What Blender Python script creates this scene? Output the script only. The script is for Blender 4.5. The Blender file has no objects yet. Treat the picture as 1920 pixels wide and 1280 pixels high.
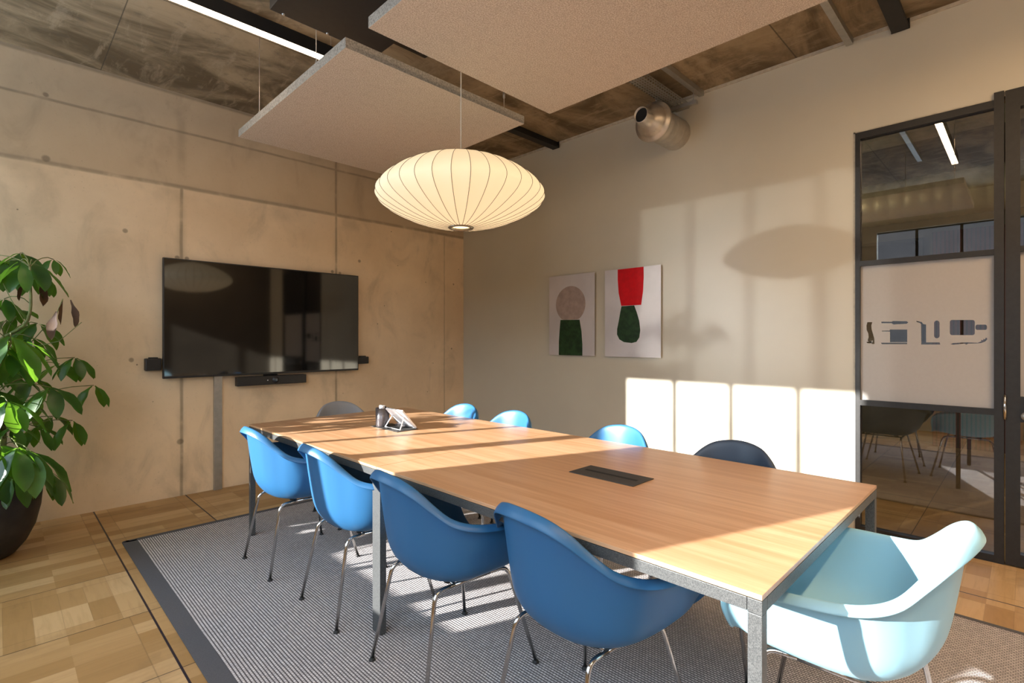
import bpy, bmesh, math, random
from mathutils import Vector, Matrix, Euler
random.seed(7)
R = math.radians
PI = math.pi
S = bpy.context.scene
COL = S.collection

# ------------------------------------------------------------------ helpers
def link(o, parent=None):
    COL.objects.link(o)
    if parent is not None:
        o.parent = parent
    return o

def thing(name, label, cat, loc=(0, 0, 0), rotz=0.0, group=None):
    o = bpy.data.objects.new(name, None)
    o.empty_display_size = .1
    o.location = loc
    o.rotation_euler = (0, 0, rotz)
    COL.objects.link(o)
    o['label'] = label
    o['category'] = cat
    if group:
        o['group'] = group
    return o

def tag(o, label, cat, group=None):
    o['label'] = label
    o['category'] = cat
    if group:
        o['group'] = group
    return o

def obj(name, bm, mats, parent=None, smooth=False, auto=None):
    me = bpy.data.meshes.new(name)
    bmesh.ops.recalc_face_normals(bm, faces=bm.faces[:])
    bm.to_mesh(me)
    bm.free()
    if not isinstance(mats, (list, tuple)):
        mats = [mats]
    for m in mats:
        me.materials.append(m)
    if smooth:
        for p in me.polygons:
            p.use_smooth = True
    if auto is not None:
        me.polygons.foreach_set('use_smooth', [True] * len(me.polygons))
        try:
            me.set_sharp_from_angle(angle=R(auto))
        except Exception:
            pass
    o = bpy.data.objects.new(name, me)
    return link(o, parent)

def struct(name, bm, mats, parent=None, **k):
    o = obj(name, bm, mats, parent, **k)
    if parent is None:
        o['kind'] = 'structure'
    return o

def box(bm, x0, x1, y0, y1, z0, z1, mi=0, bevel=0.0, mat=None):
    vs = [bm.verts.new((x, y, z)) for x in (x0, x1) for y in (y0, y1) for z in (z0, z1)]
    idx = ((0, 1, 3, 2), (4, 6, 7, 5), (0, 4, 5, 1), (2, 3, 7, 6), (0, 2, 6, 4), (1, 5, 7, 3))
    fs = []
    for f in idx:
        fa = bm.faces.new([vs[i] for i in f])
        fa.material_index = mi
        fs.append(fa)
    if mat is not None:
        for v in vs:
            v.co = mat @ v.co
    if bevel > 0:
        es = list({e for f in fs for e in f.edges})
        bmesh.ops.bevel(bm, geom=es, offset=bevel, segments=2, affect='EDGES', profile=.6)
    return vs

def BM():
    return bmesh.new()

def boxbm(*a, **k):
    bm = BM()
    box(bm, *a, **k)
    return bm

def tube(bm, pts, r, seg=10, cap=True, mi=0, closed=False):
    pts = [Vector(p) for p in pts]
    n = len(pts)
    rr = r if isinstance(r, (list, tuple)) else [r] * n
    tang = []
    for i in range(n):
        if closed:
            t = pts[(i + 1) % n] - pts[i - 1]
        elif i == 0:
            t = pts[1] - pts[0]
        elif i == n - 1:
            t = pts[-1] - pts[-2]
        else:
            t = (pts[i + 1] - pts[i]).normalized() + (pts[i] - pts[i - 1]).normalized()
        tang.append(t.normalized())
    up = Vector((0, 0, 1)) if abs(tang[0].z) < .9 else Vector((1, 0, 0))
    a = tang[0].cross(up).normalized()
    rings = []
    for i in range(n):
        a = (a - tang[i] * a.dot(tang[i])).normalized()
        b = tang[i].cross(a)
        rings.append([bm.verts.new(pts[i] + (a * math.cos(2 * PI * k / seg) + b * math.sin(2 * PI * k / seg)) * rr[i]) for k in range(seg)])
    m = n if closed else n - 1
    for i in range(m):
        r0, r1 = rings[i], rings[(i + 1) % n]
        for k in range(seg):
            f = bm.faces.new((r0[k], r0[(k + 1) % seg], r1[(k + 1) % seg], r1[k]))
            f.material_index = mi
            f.smooth = True
    if cap and not closed:
        for rg in (rings[0], rings[-1]):
            f = bm.faces.new(rg)
            f.material_index = mi
    return rings

def lathe(bm, prof, seg=48, center=(0, 0, 0), axis='Z', mi=0, cap_ends=False):
    c = Vector(center)
    rings = []
    for r, h in prof:
        ring = []
        for k in range(seg):
            a = 2 * PI * k / seg
            if axis == 'Z':
                p = Vector((r * math.cos(a), r * math.sin(a), h))
            elif axis == 'X':
                p = Vector((h, r * math.cos(a), r * math.sin(a)))
            else:
                p = Vector((r * math.cos(a), h, r * math.sin(a)))
            ring.append(bm.verts.new(c + p))
        rings.append(ring)
    for i in range(len(rings) - 1):
        for k in range(seg):
            f = bm.faces.new((rings[i][k], rings[i][(k + 1) % seg], rings[i + 1][(k + 1) % seg], rings[i + 1][k]))
            f.material_index = mi
            f.smooth = True
    if cap_ends:
        for rg in (rings[0], rings[-1]):
            f = bm.faces.new(rg)
            f.material_index = mi
    return rings

def prism(bm, poly, d0, d1, axis='X', mi=0):
    """polygon in the plane across axis, extruded from d0 to d1"""
    def P(a, b, d):
        return (d, a, b) if axis == 'X' else ((a, d, b) if axis == 'Y' else (a, b, d))
    v0 = [bm.verts.new(P(a, b, d0)) for a, b in poly]
    v1 = [bm.verts.new(P(a, b, d1)) for a, b in poly]
    n = len(poly)
    fs = [bm.faces.new(v0), bm.faces.new(v1)]
    for i in range(n):
        fs.append(bm.faces.new((v0[i], v0[(i + 1) % n], v1[(i + 1) % n], v1[i])))
    for f in fs:
        f.material_index = mi
    return fs

def cat_rom(pts, t):
    n = len(pts) - 1
    s = t * n
    i = min(int(s), n - 1)
    u = s - i
    p1, p2 = pts[i], pts[i + 1]
    p0 = pts[i - 1] if i > 0 else p1 * 2 - p2
    p3 = pts[i + 2] if i + 2 <= n else p2 * 2 - p1
    return .5 * ((2 * p1) + (p2 - p0) * u + (2 * p0 - 5 * p1 + 4 * p2 - p3) * u * u + (3 * p1 - p0 - 3 * p2 + p3) * u ** 3)

# ------------------------------------------------------------------ materials
class Mat:
    def __init__(self, name):
        self.m = bpy.data.materials.new(name)
        self.m.use_nodes = True
        self.nt = self.m.node_tree
        self.nt.nodes.clear()
        self.out = self.nt.nodes.new('ShaderNodeOutputMaterial')
    def n(self, t, **k):
        nd = self.nt.nodes.new(t)
        for a, b in k.items():
            setattr(nd, a, b)
        return nd
    def l(self, a, b):
        self.nt.links.new(a, b)
    def val(self, sock, v):
        if isinstance(v, (int, float)):
            sock.default_value = v
        elif isinstance(v, (tuple, list)):
            sock.default_value = (v[0], v[1], v[2], 1) if len(sock.default_value) == 4 else tuple(v)
        else:
            self.l(v, sock)
    def math(self, op, a, b=0.0, c=None, clamp=False):
        nd = self.n('ShaderNodeMath', operation=op, use_clamp=clamp)
        self.val(nd.inputs[0], a)
        self.val(nd.inputs[1], b)
        if c is not None:
            self.val(nd.inputs[2], c)
        return nd.outputs[0]
    def mix(self, f, a, b, mode='MIX'):
        nd = self.n('ShaderNodeMix', data_type='RGBA', blend_type=mode)
        self.val(nd.inputs[0], f)
        self.val(nd.inputs[6], a)
        self.val(nd.inputs[7], b)
        return nd.outputs[2]
    def coord(self):
        return self.n('ShaderNodeTexCoord').outputs['Object']
    def xyz(self, v=None):
        nd = self.n('ShaderNodeSeparateXYZ')
        self.l(v if v is not None else self.coord(), nd.inputs[0])
        return nd.outputs
    def comb(self, x, y, z):
        nd = self.n('ShaderNodeCombineXYZ')
        for i, a in enumerate((x, y, z)):
            self.val(nd.inputs[i], a)
        return nd.outputs[0]
    def scale(self, v, s):
        nd = self.n('ShaderNodeMapping')
        self.l(v, nd.inputs[0])
        nd.inputs['Scale'].default_value = s
        return nd.outputs[0]
    def noise(self, v, s, d=3, r=.55, dist=0.0, out=0):
        nd = self.n('ShaderNodeTexNoise')
        self.l(v, nd.inputs['Vector'])
        nd.inputs['Scale'].default_value = s
        nd.inputs['Detail'].default_value = d
        nd.inputs['Roughness'].default_value = r
        nd.inputs['Distortion'].default_value = dist
        return nd.outputs[out]
    def voro(self, v, s, rnd=1.0):
        nd = self.n('ShaderNodeTexVoronoi')
        self.l(v, nd.inputs['Vector'])
        nd.inputs['Scale'].default_value = s
        nd.inputs['Randomness'].default_value = rnd
        return nd.outputs
    def wn(self, v):
        nd = self.n('ShaderNodeTexWhiteNoise', noise_dimensions='3D')
        self.l(v, nd.inputs[0])
        return nd.outputs[0]
    def ramp(self, f, stops):
        nd = self.n('ShaderNodeValToRGB')
        self.l(f, nd.inputs[0])
        cr = nd.color_ramp
        while len(cr.elements) > 1:
            cr.elements.remove(cr.elements[-1])
        cr.elements[0].position = stops[0][0]
        c = stops[0][1]
        cr.elements[0].color = (c[0], c[1], c[2], 1) if isinstance(c, (tuple, list)) else (c, c, c, 1)
        for p, c in stops[1:]:
            e = cr.elements.new(p)
            e.color = (c[0], c[1], c[2], 1) if isinstance(c, (tuple, list)) else (c, c, c, 1)
        return nd.outputs[0]
    def sstep(self, x, a, b):
        nd = self.n('ShaderNodeMapRange', interpolation_type='SMOOTHSTEP')
        self.val(nd.inputs[0], x)
        nd.inputs[1].default_value = a
        nd.inputs[2].default_value = b
        nd.inputs[3].default_value = 0
        nd.inputs[4].default_value = 1
        return nd.outputs[0]
    def line(self, x, pos, w, soft):
        """1 on a line at pos of half width w"""
        d = self.math('ABSOLUTE', self.math('SUBTRACT', x, pos))
        return self.math('SUBTRACT', 1.0, self.sstep(d, w, w + soft))
    def bump(self, h, strength=.3, dist=.002):
        nd = self.n('ShaderNodeBump')
        self.l(h, nd.inputs['Height'])
        nd.inputs['Strength'].default_value = strength
        nd.inputs['Distance'].default_value = dist
        return nd.outputs[0]
    def bsdf(self, color, rough=.5, metal=0.0, normal=None, spec=.5, coat=0.0, coat_rough=.1, **k):
        b = self.n('ShaderNodeBsdfPrincipled')
        self.val(b.inputs['Base Color'], color)
        self.val(b.inputs['Roughness'], rough)
        self.val(b.inputs['Metallic'], metal)
        b.inputs['Specular IOR Level'].default_value = spec
        b.inputs['Coat Weight'].default_value = coat
        b.inputs['Coat Roughness'].default_value = coat_rough
        for kk, vv in k.items():
            self.val(b.inputs[kk.replace('_', ' ')], vv)
        if normal is not None:
            self.l(normal, b.inputs['Normal'])
        self.l(b.outputs[0], self.out.inputs[0])
        return b

def simple(name, color, rough=.5, metal=0.0, nscale=0, namt=.12, bump=0.0, **k):
    M = Mat(name)
    c = color
    nrm = None
    if nscale:
        co = M.coord()
        f = M.noise(co, nscale, 4)
        lo = tuple(x * (1 - namt) for x in color)
        hi = tuple(min(1, x * (1 + namt)) for x in color)
        c = M.mix(M.sstep(f, .3, .7), lo, hi)
        if bump:
            nrm = M.bump(f, bump, .001)
    M.bsdf(c, rough, metal, nrm, **k)
    return M.m

def m_concrete_wall():
    M = Mat('concrete_wall')
    co = M.coord()
    o = M.xyz(co)
    wob = M.math('MULTIPLY', M.math('SUBTRACT', M.noise(co, 2.2, 3), .5), .012)
    x = M.math('ADD', o[0], wob)
    z = M.math('ADD', o[2], wob)
    big = M.noise(co, .9, 5, .6)
    mid = M.noise(M.scale(co, (1, 1, .55)), 3.1, 6, .62, .6)
    fine = M.noise(co, 38, 4, .7)
    c = M.mix(M.sstep(big, .3, .72), (.66, .505, .335), (.82, .645, .44))
    c = M.mix(M.math('MULTIPLY', M.sstep(mid, .50, .78), .42), c, (.27, .215, .15))
    c = M.mix(M.math('MULTIPLY', M.sstep(fine, .55, .8), .22), c, (.24, .195, .14))
    c = M.mix(M.math('MULTIPLY', M.sstep(o[2], 2.55, 2.60), .46), c, (.23, .175, .115))
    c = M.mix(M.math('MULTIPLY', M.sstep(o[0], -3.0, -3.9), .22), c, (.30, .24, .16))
    # shutter board joints
    below = M.math('LESS_THAN', o[2], 2.57)
    l1 = M.math('MULTIPLY', M.line(x, -3.04, .004, .014), below)
    l2 = M.line(x, -1.68, .004, .013)
    l3 = M.math('MULTIPLY', M.line(x, -.30, .002, .010), below)
    h1 = M.line(z, 2.572, .005, .020)
    h2 = M.line(z, 3.032, .003, .012)
    edge = M.line(z, 3.345, .010, .02)
    ln = l1
    for q in (l2, h1, h2, edge):
        ln = M.math('MAXIMUM', ln, q)
    ln = M.math('MAXIMUM', ln, M.math('MULTIPLY', l3, .7))
    brk = M.sstep(M.noise(co, 6, 4), .25, .55)
    ln = M.math('MULTIPLY', ln, M.math('ADD', M.math('MULTIPLY', brk, .40), .18))
    c = M.mix(ln, c, (.17, .135, .095))
    # broad soft stain under the joints
    st = M.math('MULTIPLY', M.line(z, 2.50, .01, .12), M.sstep(M.noise(co, 2.4, 5), .45, .7))
    c = M.mix(M.math('MULTIPLY', st, .35), c, (.24, .19, .13))
    for sx in (-3.04, -1.68):
        st2 = M.math('MULTIPLY', M.line(o[0], sx, .005, .05), M.sstep(M.noise(co, 3.4, 4), .4, .7))
        c = M.mix(M.math('MULTIPLY', st2, .30), c, (.22, .18, .12))
    # pits and tie holes
    vo = M.voro(co, 7.5)
    pit = M.math('MULTIPLY', M.math('SUBTRACT', 1.0, M.sstep(vo[0], .025, .06)), M.sstep(M.noise(co, 1.7, 2), .50, .56))
    c = M.mix(M.math('MULTIPLY', pit, .75), c, (.07, .055, .04))
    pits2 = M.math('MULTIPLY', M.math('SUBTRACT', 1.0, M.sstep(M.voro(co, 24)[0], .03, .09)), M.sstep(M.noise(co, 2.9, 2), .55, .6))
    c = M.mix(M.math('MULTIPLY', pits2, .5), c, (.12, .1, .07))
    hole = None
    for (hx, hz, rr) in ((-3.42, 2.15, .022), (-1.42, 2.13, .020), (-.16, 1.98, .014), (-3.38, 1.14, .022),
                         (-.19, 1.19, .014), (-3.07, 1.98, .022), (-3.00, 1.98, .02), (-1.72, 1.99, .02), (-1.64, 1.98, .018),
                         (-3.88, 3.06, .02), (-3.88, 2.6, .03), (-3.05, .45, .03)):
        d = M.math('ADD', M.math('POWER', M.math('SUBTRACT', x, hx), 2.0), M.math('POWER', M.math('SUBTRACT', z, hz), 2.0))
        q = M.math('SUBTRACT', 1.0, M.sstep(d, (rr * .45) ** 2, rr * rr))
        hole = q if hole is None else M.math('MAXIMUM', hole, q)
    c = M.mix(M.math('MULTIPLY', hole, .6), c, (.13, .10, .07))
    hgt = M.math('SUBTRACT', M.math('ADD', M.math('MULTIPLY', fine, .35), mid), M.math('ADD', M.math('MULTIPLY', ln, 1.5), M.math('ADD', pit, hole)))
    M.bsdf(c, .82, 0, M.bump(hgt, .35, .004), spec=.3)
    return M.m

def m_ceiling():
    M = Mat('concrete_ceiling')
    co = M.coord()
    o = M.xyz(co)
    big = M.noise(M.scale(co, (.7, 1.3, 1)), 1.5, 6, .65, .9)
    mid = M.noise(M.scale(co, (2.5, .7, 1)), 3.6, 6, .7, .7)
    c = M.mix(M.sstep(big, .36, .64), (.125, .088, .048), (.36, .27, .165))
    c = M.mix(M.math('MULTIPLY', M.sstep(mid, .5, .68), .55), c, (.40, .31, .205))
    c = M.mix(M.math('MULTIPLY', M.sstep(M.noise(co, 9, 5, .7), .52, .7), .45), c, (.12, .095, .066))
    j = M.line(o[0], -3.57, .001, .004)
    j = M.math('MAXIMUM', j, M.line(o[1], -3.80, .001, .006))
    j = M.math('MAXIMUM', j, M.line(o[1], -1.30, .001, .005))
    c = M.mix(M.math('MULTIPLY', j, .8), c, (.06, .05, .035))
    M.bsdf(c, .75, 0, M.bump(mid, .25, .004), spec=.3)
    return M.m

def m_floor():
    M = Mat('oak_floor_tiles')
    co = M.coord()
    o = M.xyz(co)
    U = M.math('DIVIDE', M.math('ADD', o[0], 3.612), .6)
    V = M.math('DIVIDE', M.math('ADD', o[1], .190), .6070)
    ui, vi = M.math('FLOOR', U), M.math('FLOOR', V)
    u, v = M.math('FRACT', U), M.math('FRACT', V)
    rnd = M.wn(M.comb(ui, vi, 3.0))
    odd = M.math('LESS_THAN', M.math('ABSOLUTE', M.math('SUBTRACT', M.math('FRACT', M.math('MULTIPLY', vi, .25)), .25)), .1)
    # planks along x (default) or along y
    a = M.mix(odd, M.comb(u, 0, 0), M.comb(v, 0, 0))
    b = M.mix(odd, M.comb(v, 0, 0), M.comb(u, 0, 0))
    a = M.xyz(a)[0]
    b = M.xyz(b)[0]
    bi = M.math('FLOOR', M.math('MULTIPLY', b, 6.0))
    bf = M.math('FRACT', M.math('MULTIPLY', b, 6.0))
    endp = M.math('MAXIMUM', M.math('LESS_THAN', a, .13), M.math('GREATER_THAN', a, .87))
    endp = M.math('MULTIPLY', endp, M.math('SUBTRACT', 1.0, M.math('MAXIMUM', M.math('LESS_THAN', b, .1667), M.math('GREATER_THAN', b, .8333))))
    pid = M.wn(M.comb(M.math('ADD', bi, M.math('MULTIPLY', endp, 9.0)), ui, vi))
    pid = M.wn(M.comb(pid, rnd, M.math('FLOOR', M.math('MULTIPLY', a, 1.99))))
    gx = M.mix(odd, M.scale(co, (2.2, 26, 1)), M.scale(co, (26, 2.2, 1)))
    grain = M.noise(gx, 1.6, 5, .6, .5)
    c = M.ramp(pid, [(0, (.36, .205, .075)), (.5, (.47, .290, .125)), (1, (.58, .385, .19))])
    c = M.mix(M.math('MULTIPLY', M.sstep(grain, .42, .75), .30), c, (.27, .150, .055))
    stain = M.noise(co, 3.3, 5, .65, .4)
    c = M.mix(M.math('MULTIPLY', M.sstep(stain, .52, .72), .28), c, (.22, .135, .06))
    gap = M.math('MULTIPLY', M.line(bf, 0.0, .005, .02), M.math('SUBTRACT', 1.0, endp))
    c = M.mix(M.math('MULTIPLY', gap, .45), c, (.12, .07, .03))
    eg = M.math('MAXIMUM', M.line(a, .13, .001, .005), M.line(a, .87, .001, .005))
    c = M.mix(M.math('MULTIPLY', M.math('MULTIPLY', eg, .4), M.math('SUBTRACT', 1.0, gap)), c, (.14, .08, .035))
    vx = M.math('MAXIMUM', M.line(v, 0.0, .0025, .003), M.line(v, 1.0, .0025, .003))
    ux = M.math('MAXIMUM', M.line(u, 0.0, .006, .003), M.line(u, 1.0, .006, .003))
    c = M.mix(M.math('MULTIPLY', vx, .85), c, (.03, .018, .015))
    c = M.mix(ux, c, (.016, .012, .022))
    rg = M.math('ADD', .34, M.math('MULTIPLY', stain, .2))
    M.bsdf(c, rg, 0, M.bump(M.math('SUBTRACT', grain, M.math('MULTIPLY', M.math('MAXIMUM', vx, ux), 3)), .12, .002), spec=.45)
    return M.m

def m_rug():
    M = Mat('woven_rug')
    co = M.coord()
    o = M.xyz(co)
    wob = M.math('MULTIPLY', M.math('SUBTRACT', M.noise(co, 5, 2), .5), .35)
    fx = M.math('ADD', M.math('DIVIDE', o[0], .0125), wob)
    row = M.math('FLOOR', fx)
    sx = M.math('ABSOLUTE', M.math('SUBTRACT', M.math('FRACT', fx), .5))       # 0 rib centre, .5 gap
    sh = M.math('MULTIPLY', M.math('MODULO', row, 2.0), .5)
    fy = M.math('ADD', M.math('DIVIDE', o[1], .014), sh)
    sy = M.math('ABSOLUTE', M.math('SUBTRACT', M.math('FRACT', fy), .5))
    rib = M.math('SUBTRACT', 1.0, M.sstep(sx, .20, .42))
    knot = M.math('SUBTRACT', 1.0, M.math('MULTIPLY', M.sstep(sy, .30, .48), .65))
    h = M.math('MULTIPLY', rib, knot)
    cell = M.wn(M.comb(row, M.math('FLOOR', fy), 0.0))
    lt = M.mix(cell, (.52, .485, .48), (.68, .64, .63))
    c = M.mix(h, (.095, .085, .090), lt)
    c = M.mix(M.math('MULTIPLY', M.sstep(M.noise(co, 1.3, 4), .4, .7), .12), c, (.25, .22, .2))
    M.bsdf(c, .95, 0, M.bump(h, .5, .003), spec=.1)
    return M.m

def m_oak_top():
    M = Mat('oak_veneer')
    co = M.coord()
    g1 = M.noise(M.scale(co, (16, .55, 1)), 2.2, 6, .6, .35)
    g2 = M.noise(M.scale(co, (120, 3.0, 1)), 2.0, 3, .6)
    big = M.noise(M.scale(co, (2.2, .5, 1)), 1.5, 3)
    c = M.mix(M.sstep(g1, .33, .68), (.47, .248, .118), (.60, .365, .205))
    c = M.mix(M.math('MULTIPLY', M.sstep(g2, .5, .72), .28), c, (.36, .20, .105))
    c = M.mix(M.math('MULTIPLY', M.sstep(big, .4, .65), .18), c, (.66, .46, .30))
    M.bsdf(c, .34, 0, M.bump(g2, .08, .0006), spec=.5, coat=.5, coat_rough=.30)
    return M.m

def m_felt():
    M = Mat('beige_felt')
    co = M.coord()
    f = M.noise(co, 165, 3, .7)
    f2 = M.noise(co, 22, 4, .6)
    c = M.mix(M.sstep(f, .35, .68), (.40, .31, .235), (.66, .545, .43))
    c = M.mix(M.math('MULTIPLY', M.sstep(f2, .45, .7), .22), c, (.36, .275, .205))
    M.bsdf(c, .95, 0, M.bump(f, .4, .002), spec=.1)
    return M.m

def m_grey_wall():
    M = Mat('grey_wall_paint')
    co = M.coord()
    f = M.noise(co, 1.3, 4)
    f2 = M.noise(co, 170, 3)
    c = M.mix(M.sstep(f, .3, .7), (.555, .515, .415), (.585, .545, .44))
    M.bsdf(c, .32, 0, M.bump(f2, .05, .0006), spec=.5)
    return M.m

def m_glass():
    M = Mat('tinted_glass')
    tr = M.n('ShaderNodeBsdfTransparent')
    tr.inputs[0].default_value = (.66, .65, .62, 1)
    gl = M.n('ShaderNodeBsdfGlossy')
    gl.inputs['Roughness'].default_value = 0.0
    gl.inputs['Color'].default_value = (.95, .95, .97, 1)
    fr = M.n('ShaderNodeFresnel')
    fr.inputs[0].default_value = 1.5
    mx = M.n('ShaderNodeMixShader')
    M.l(M.math('ADD', M.math('MULTIPLY', fr.outputs[0], .9), .12, clamp=True), mx.inputs[0])
    M.l(tr.outputs[0], mx.inputs[1])
    M.l(gl.outputs[0], mx.inputs[2])
    M.l(mx.outputs[0], M.out.inputs[0])
    return M.m

def m_frost():
    M = Mat('frosted_film')
    d = M.n('ShaderNodeBsdfPrincipled')
    f = M.noise(M.coord(), 60, 3)
    M.l(M.mix(f, (.50, .475, .45), (.56, .535, .51)), d.inputs['Base Color'])
    d.inputs['Roughness'].default_value = .45
    t = M.n('ShaderNodeBsdfTranslucent')
    t.inputs[0].default_value = (.6, .58, .55, 1)
    mx = M.n('ShaderNodeMixShader')
    mx.inputs[0].default_value = .25
    M.l(d.outputs[0], mx.inputs[1])
    M.l(t.outputs[0], mx.inputs[2])
    M.l(mx.outputs[0], M.out.inputs[0])
    return M.m

def m_lamp():
    M = Mat('lamp_shade_skin')
    e = M.n('ShaderNodeEmission')
    e.inputs[0].default_value = (1.0, .74, .42, 1)
    e.inputs[1].default_value = LAMP_E
    d = M.n('ShaderNodeBsdfDiffuse')
    d.inputs[0].default_value = (.62, .56, .45, 1)
    a = M.n('ShaderNodeAddShader')
    M.l(e.outputs[0], a.inputs[0])
    M.l(d.outputs[0], a.inputs[1])
    M.l(a.outputs[0], M.out.inputs[0])
    return M.m

def emis(name, col, s):
    M = Mat(name)
    e = M.n('ShaderNodeEmission')
    e.inputs[0].default_value = (*col, 1)
    e.inputs[1].default_value = s
    M.l(e.outputs[0], M.out.inputs[0])
    return M.m

def m_chrome():
    M = Mat('chrome_tube')
    f = M.noise(M.coord(), 30, 2)
    M.bsdf((.50, .485, .47), M.math('ADD', .10, M.math('MULTIPLY', f, .08)), 1.0)
    return M.m

def m_plastic(name, col, coat=.0):
    M = Mat(name)
    f = M.noise(M.coord(), 260, 2)
    M.bsdf(col, .42, 0, M.bump(f, .04, .0004), spec=.45, coat=coat)
    return M.m

def m_leaf(name, c1, c2, trans=(.35, .75, .05), rough=.36):
    M = Mat(name)
    co = M.coord()
    c = M.mix(M.sstep(M.noise(co, 11, 4), .3, .7), c1, c2)
    p = M.n('ShaderNodeBsdfPrincipled')
    M.l(c, p.inputs['Base Color'])
    p.inputs['Roughness'].default_value = rough
    M.l(M.bump(M.noise(M.scale(co, (1, 1, 1)), 45, 3), .25, .003), p.inputs['Normal'])
    t = M.n('ShaderNodeBsdfTranslucent')
    t.inputs[0].default_value = (*trans, 1)
    mx = M.n('ShaderNodeMixShader')
    mx.inputs[0].default_value = .26
    M.l(p.outputs[0], mx.inputs[1])
    M.l(t.outputs[0], mx.inputs[2])
    M.l(mx.outputs[0], M.out.inputs[0])
    return M.m

def m_galv(name='galvanised_steel', col=(.46, .45, .42), rough=.38, metal=.85):
    M = Mat(name)
    co = M.coord()
    v = M.voro(co, 60)[1]
    f = M.noise(co, 25, 4)
    c = M.mix(f, tuple(x * .75 for x in col), tuple(min(1, x * 1.2) for x in col))
    M.bsdf(c, M.math('ADD', rough - .08, M.math('MULTIPLY', f, .2)), metal)
    return M.m

def m_table_steel():
    M = Mat('textured_grey_steel')
    f = M.noise(M.coord(), 420, 3, .7)
    c = M.mix(M.sstep(f, .35, .65), (.055, .058, .06), (.12, .125, .125))
    M.bsdf(c, .45, .35, M.bump(f, .15, .0005), spec=.4)
    return M.m

def m_slats():
    M = Mat('dark_red_slats')
    o = M.xyz()
    s = M.math('ABSOLUTE', M.math('SUBTRACT', M.math('FRACT', M.math('DIVIDE', o[1], .04)), .5))
    c = M.mix(M.sstep(s, .25, .4), (.16, .035, .03), (.02, .006, .005))
    M.bsdf(c, .6)
    return M.m

# ------------------------------------------------------------------ tuning
LAMP_E = .45
EXPO = 0.60
MT = dict(
    wallc=m_concrete_wall(), ceil=m_ceiling(), floor=m_floor(), rug=m_rug(), oak=m_oak_top(), felt=m_felt(),
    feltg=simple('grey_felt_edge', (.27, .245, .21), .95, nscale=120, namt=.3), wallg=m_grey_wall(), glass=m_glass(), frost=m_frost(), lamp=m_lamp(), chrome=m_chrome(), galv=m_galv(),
    steel=m_table_steel(), slats=m_slats(),
    duct=m_galv('ceiling_duct_metal', (.50, .46, .34), .32, .6),
    ventm=m_galv('vent_metal', (.60, .56, .50), .36),
    blue=m_plastic('blue_plastic', (.022, .116, .262)),
    navy=m_plastic('dark_slate_plastic', (.040, .060, .095)),
    ice=m_plastic('pale_ice_blue_plastic', (.30, .55, .67)),
    greyp=m_plastic('mid_grey_plastic', (.24, .26, .29)),
    black=simple('black_plastic', (.012, .012, .013), .45, nscale=60),
    blackm=simple('black_powder_coat', (.022, .021, .020), .42, .2, nscale=40),
    blackd=simple('matt_black_metal', (.012, .011, .010), .6, nscale=20),
    flap=simple('dark_bronze_metal', (.045, .042, .038), .6, .2, nscale=50),
    slot=simple('slot_black', (.004, .004, .004), .8),
    rugb=simple('rug_binding', (.085, .083, .090), .9, nscale=300, bump=.3),
    foot=simple('black_rubber', (.01, .01, .01), .6),
    white=simple('white_plastic', (.82, .82, .84), .32, nscale=30, namt=.04),
    cable=simple('steel_cable', (.60, .54, .46), .4, .5),
    plaster=simple('plaster_edge', (.50, .44, .34), .6, nscale=30),
    pot=simple('dark_pot', (.022, .018, .016), .55, nscale=14, namt=.3, bump=.2),
    soil=simple('potting_soil', (.03, .02, .012), .95, nscale=60, bump=1.0),
    bark=simple('green_brown_stem', (.16, .17, .06), .6, nscale=20, namt=.4),
    leafs=m_leaf('green_leaf', (.013, .050, .008), (.032, .105, .016)),
    leafd=m_leaf('dark_green_leaf', (.008, .030, .010), (.018, .060, .020)),
    leafb=m_leaf('withered_leaf', (.045, .018, .010), (.09, .04, .014), (.12, .05, .02), .8),
    alu=simple('brushed_aluminium_sheet', (.62, .575, .57), .42, .30, nscale=3, namt=.06),
    rose=simple('rose_brown_paint', (.36, .275, .24), .5, nscale=18, namt=.12),
    dgreen=simple('dark_green_paint', (.016, .045, .013), .5, spec=.25, nscale=22, namt=.35),
    red=simple('bright_red_paint', (.60, .003, .008), .55, spec=.2, nscale=20, namt=.08),
    screen=simple('screen_glass', (.003, .003, .003), .05, spec=1.0),
    cupm=simple('smoked_cup_mesh', (.10, .09, .095), .3, .4, nscale=200),
    wood2=simple('corridor_wood', (.10, .07, .04), .4, nscale=8, namt=.3),
    darkw=simple('corridor_wall_paint', (.16, .14, .09), .7, nscale=6),
    darkc=simple('corridor_ceiling', (.05, .045, .03), .8, nscale=5),
    beige=simple('corridor_beam_paint', (.20, .19, .14), .7, nscale=6),
)
H = 3.35
XW = -5.20     # window wall
YB = -6.60     # wall behind the camera
WTOP = 2.904
WSILL = .925

# ------------------------------------------------------------------ room shell
struct('floor', boxbm(-5.35, 4.3, -6.75, .15, -.12, 0), MT['floor'])
struct('ceiling', boxbm(-5.35, 0.13, -6.75, .15, H, H + .15), MT['ceil'])
struct('wall_back', boxbm(-5.35, 4.3, 0, .2, 0, H), MT['wallc'])
bm = BM()
T = .12
GY0, GY1, GZ = -4.150, -5.95, 2.708
box(bm, 0, T, GY0, 0, 0, H)
box(bm, 0, T, GY1, GY0, GZ, H)
box(bm, 0, T, YB, GY1, 0, H)
struct('wall_right', bm, MT['wallg'])
struct('wall_front', boxbm(-5.35, 4.3, YB - .15, YB, 0, H), simple('dark_taupe_paint', (.10, .085, .065), .6, nscale=3))
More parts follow.
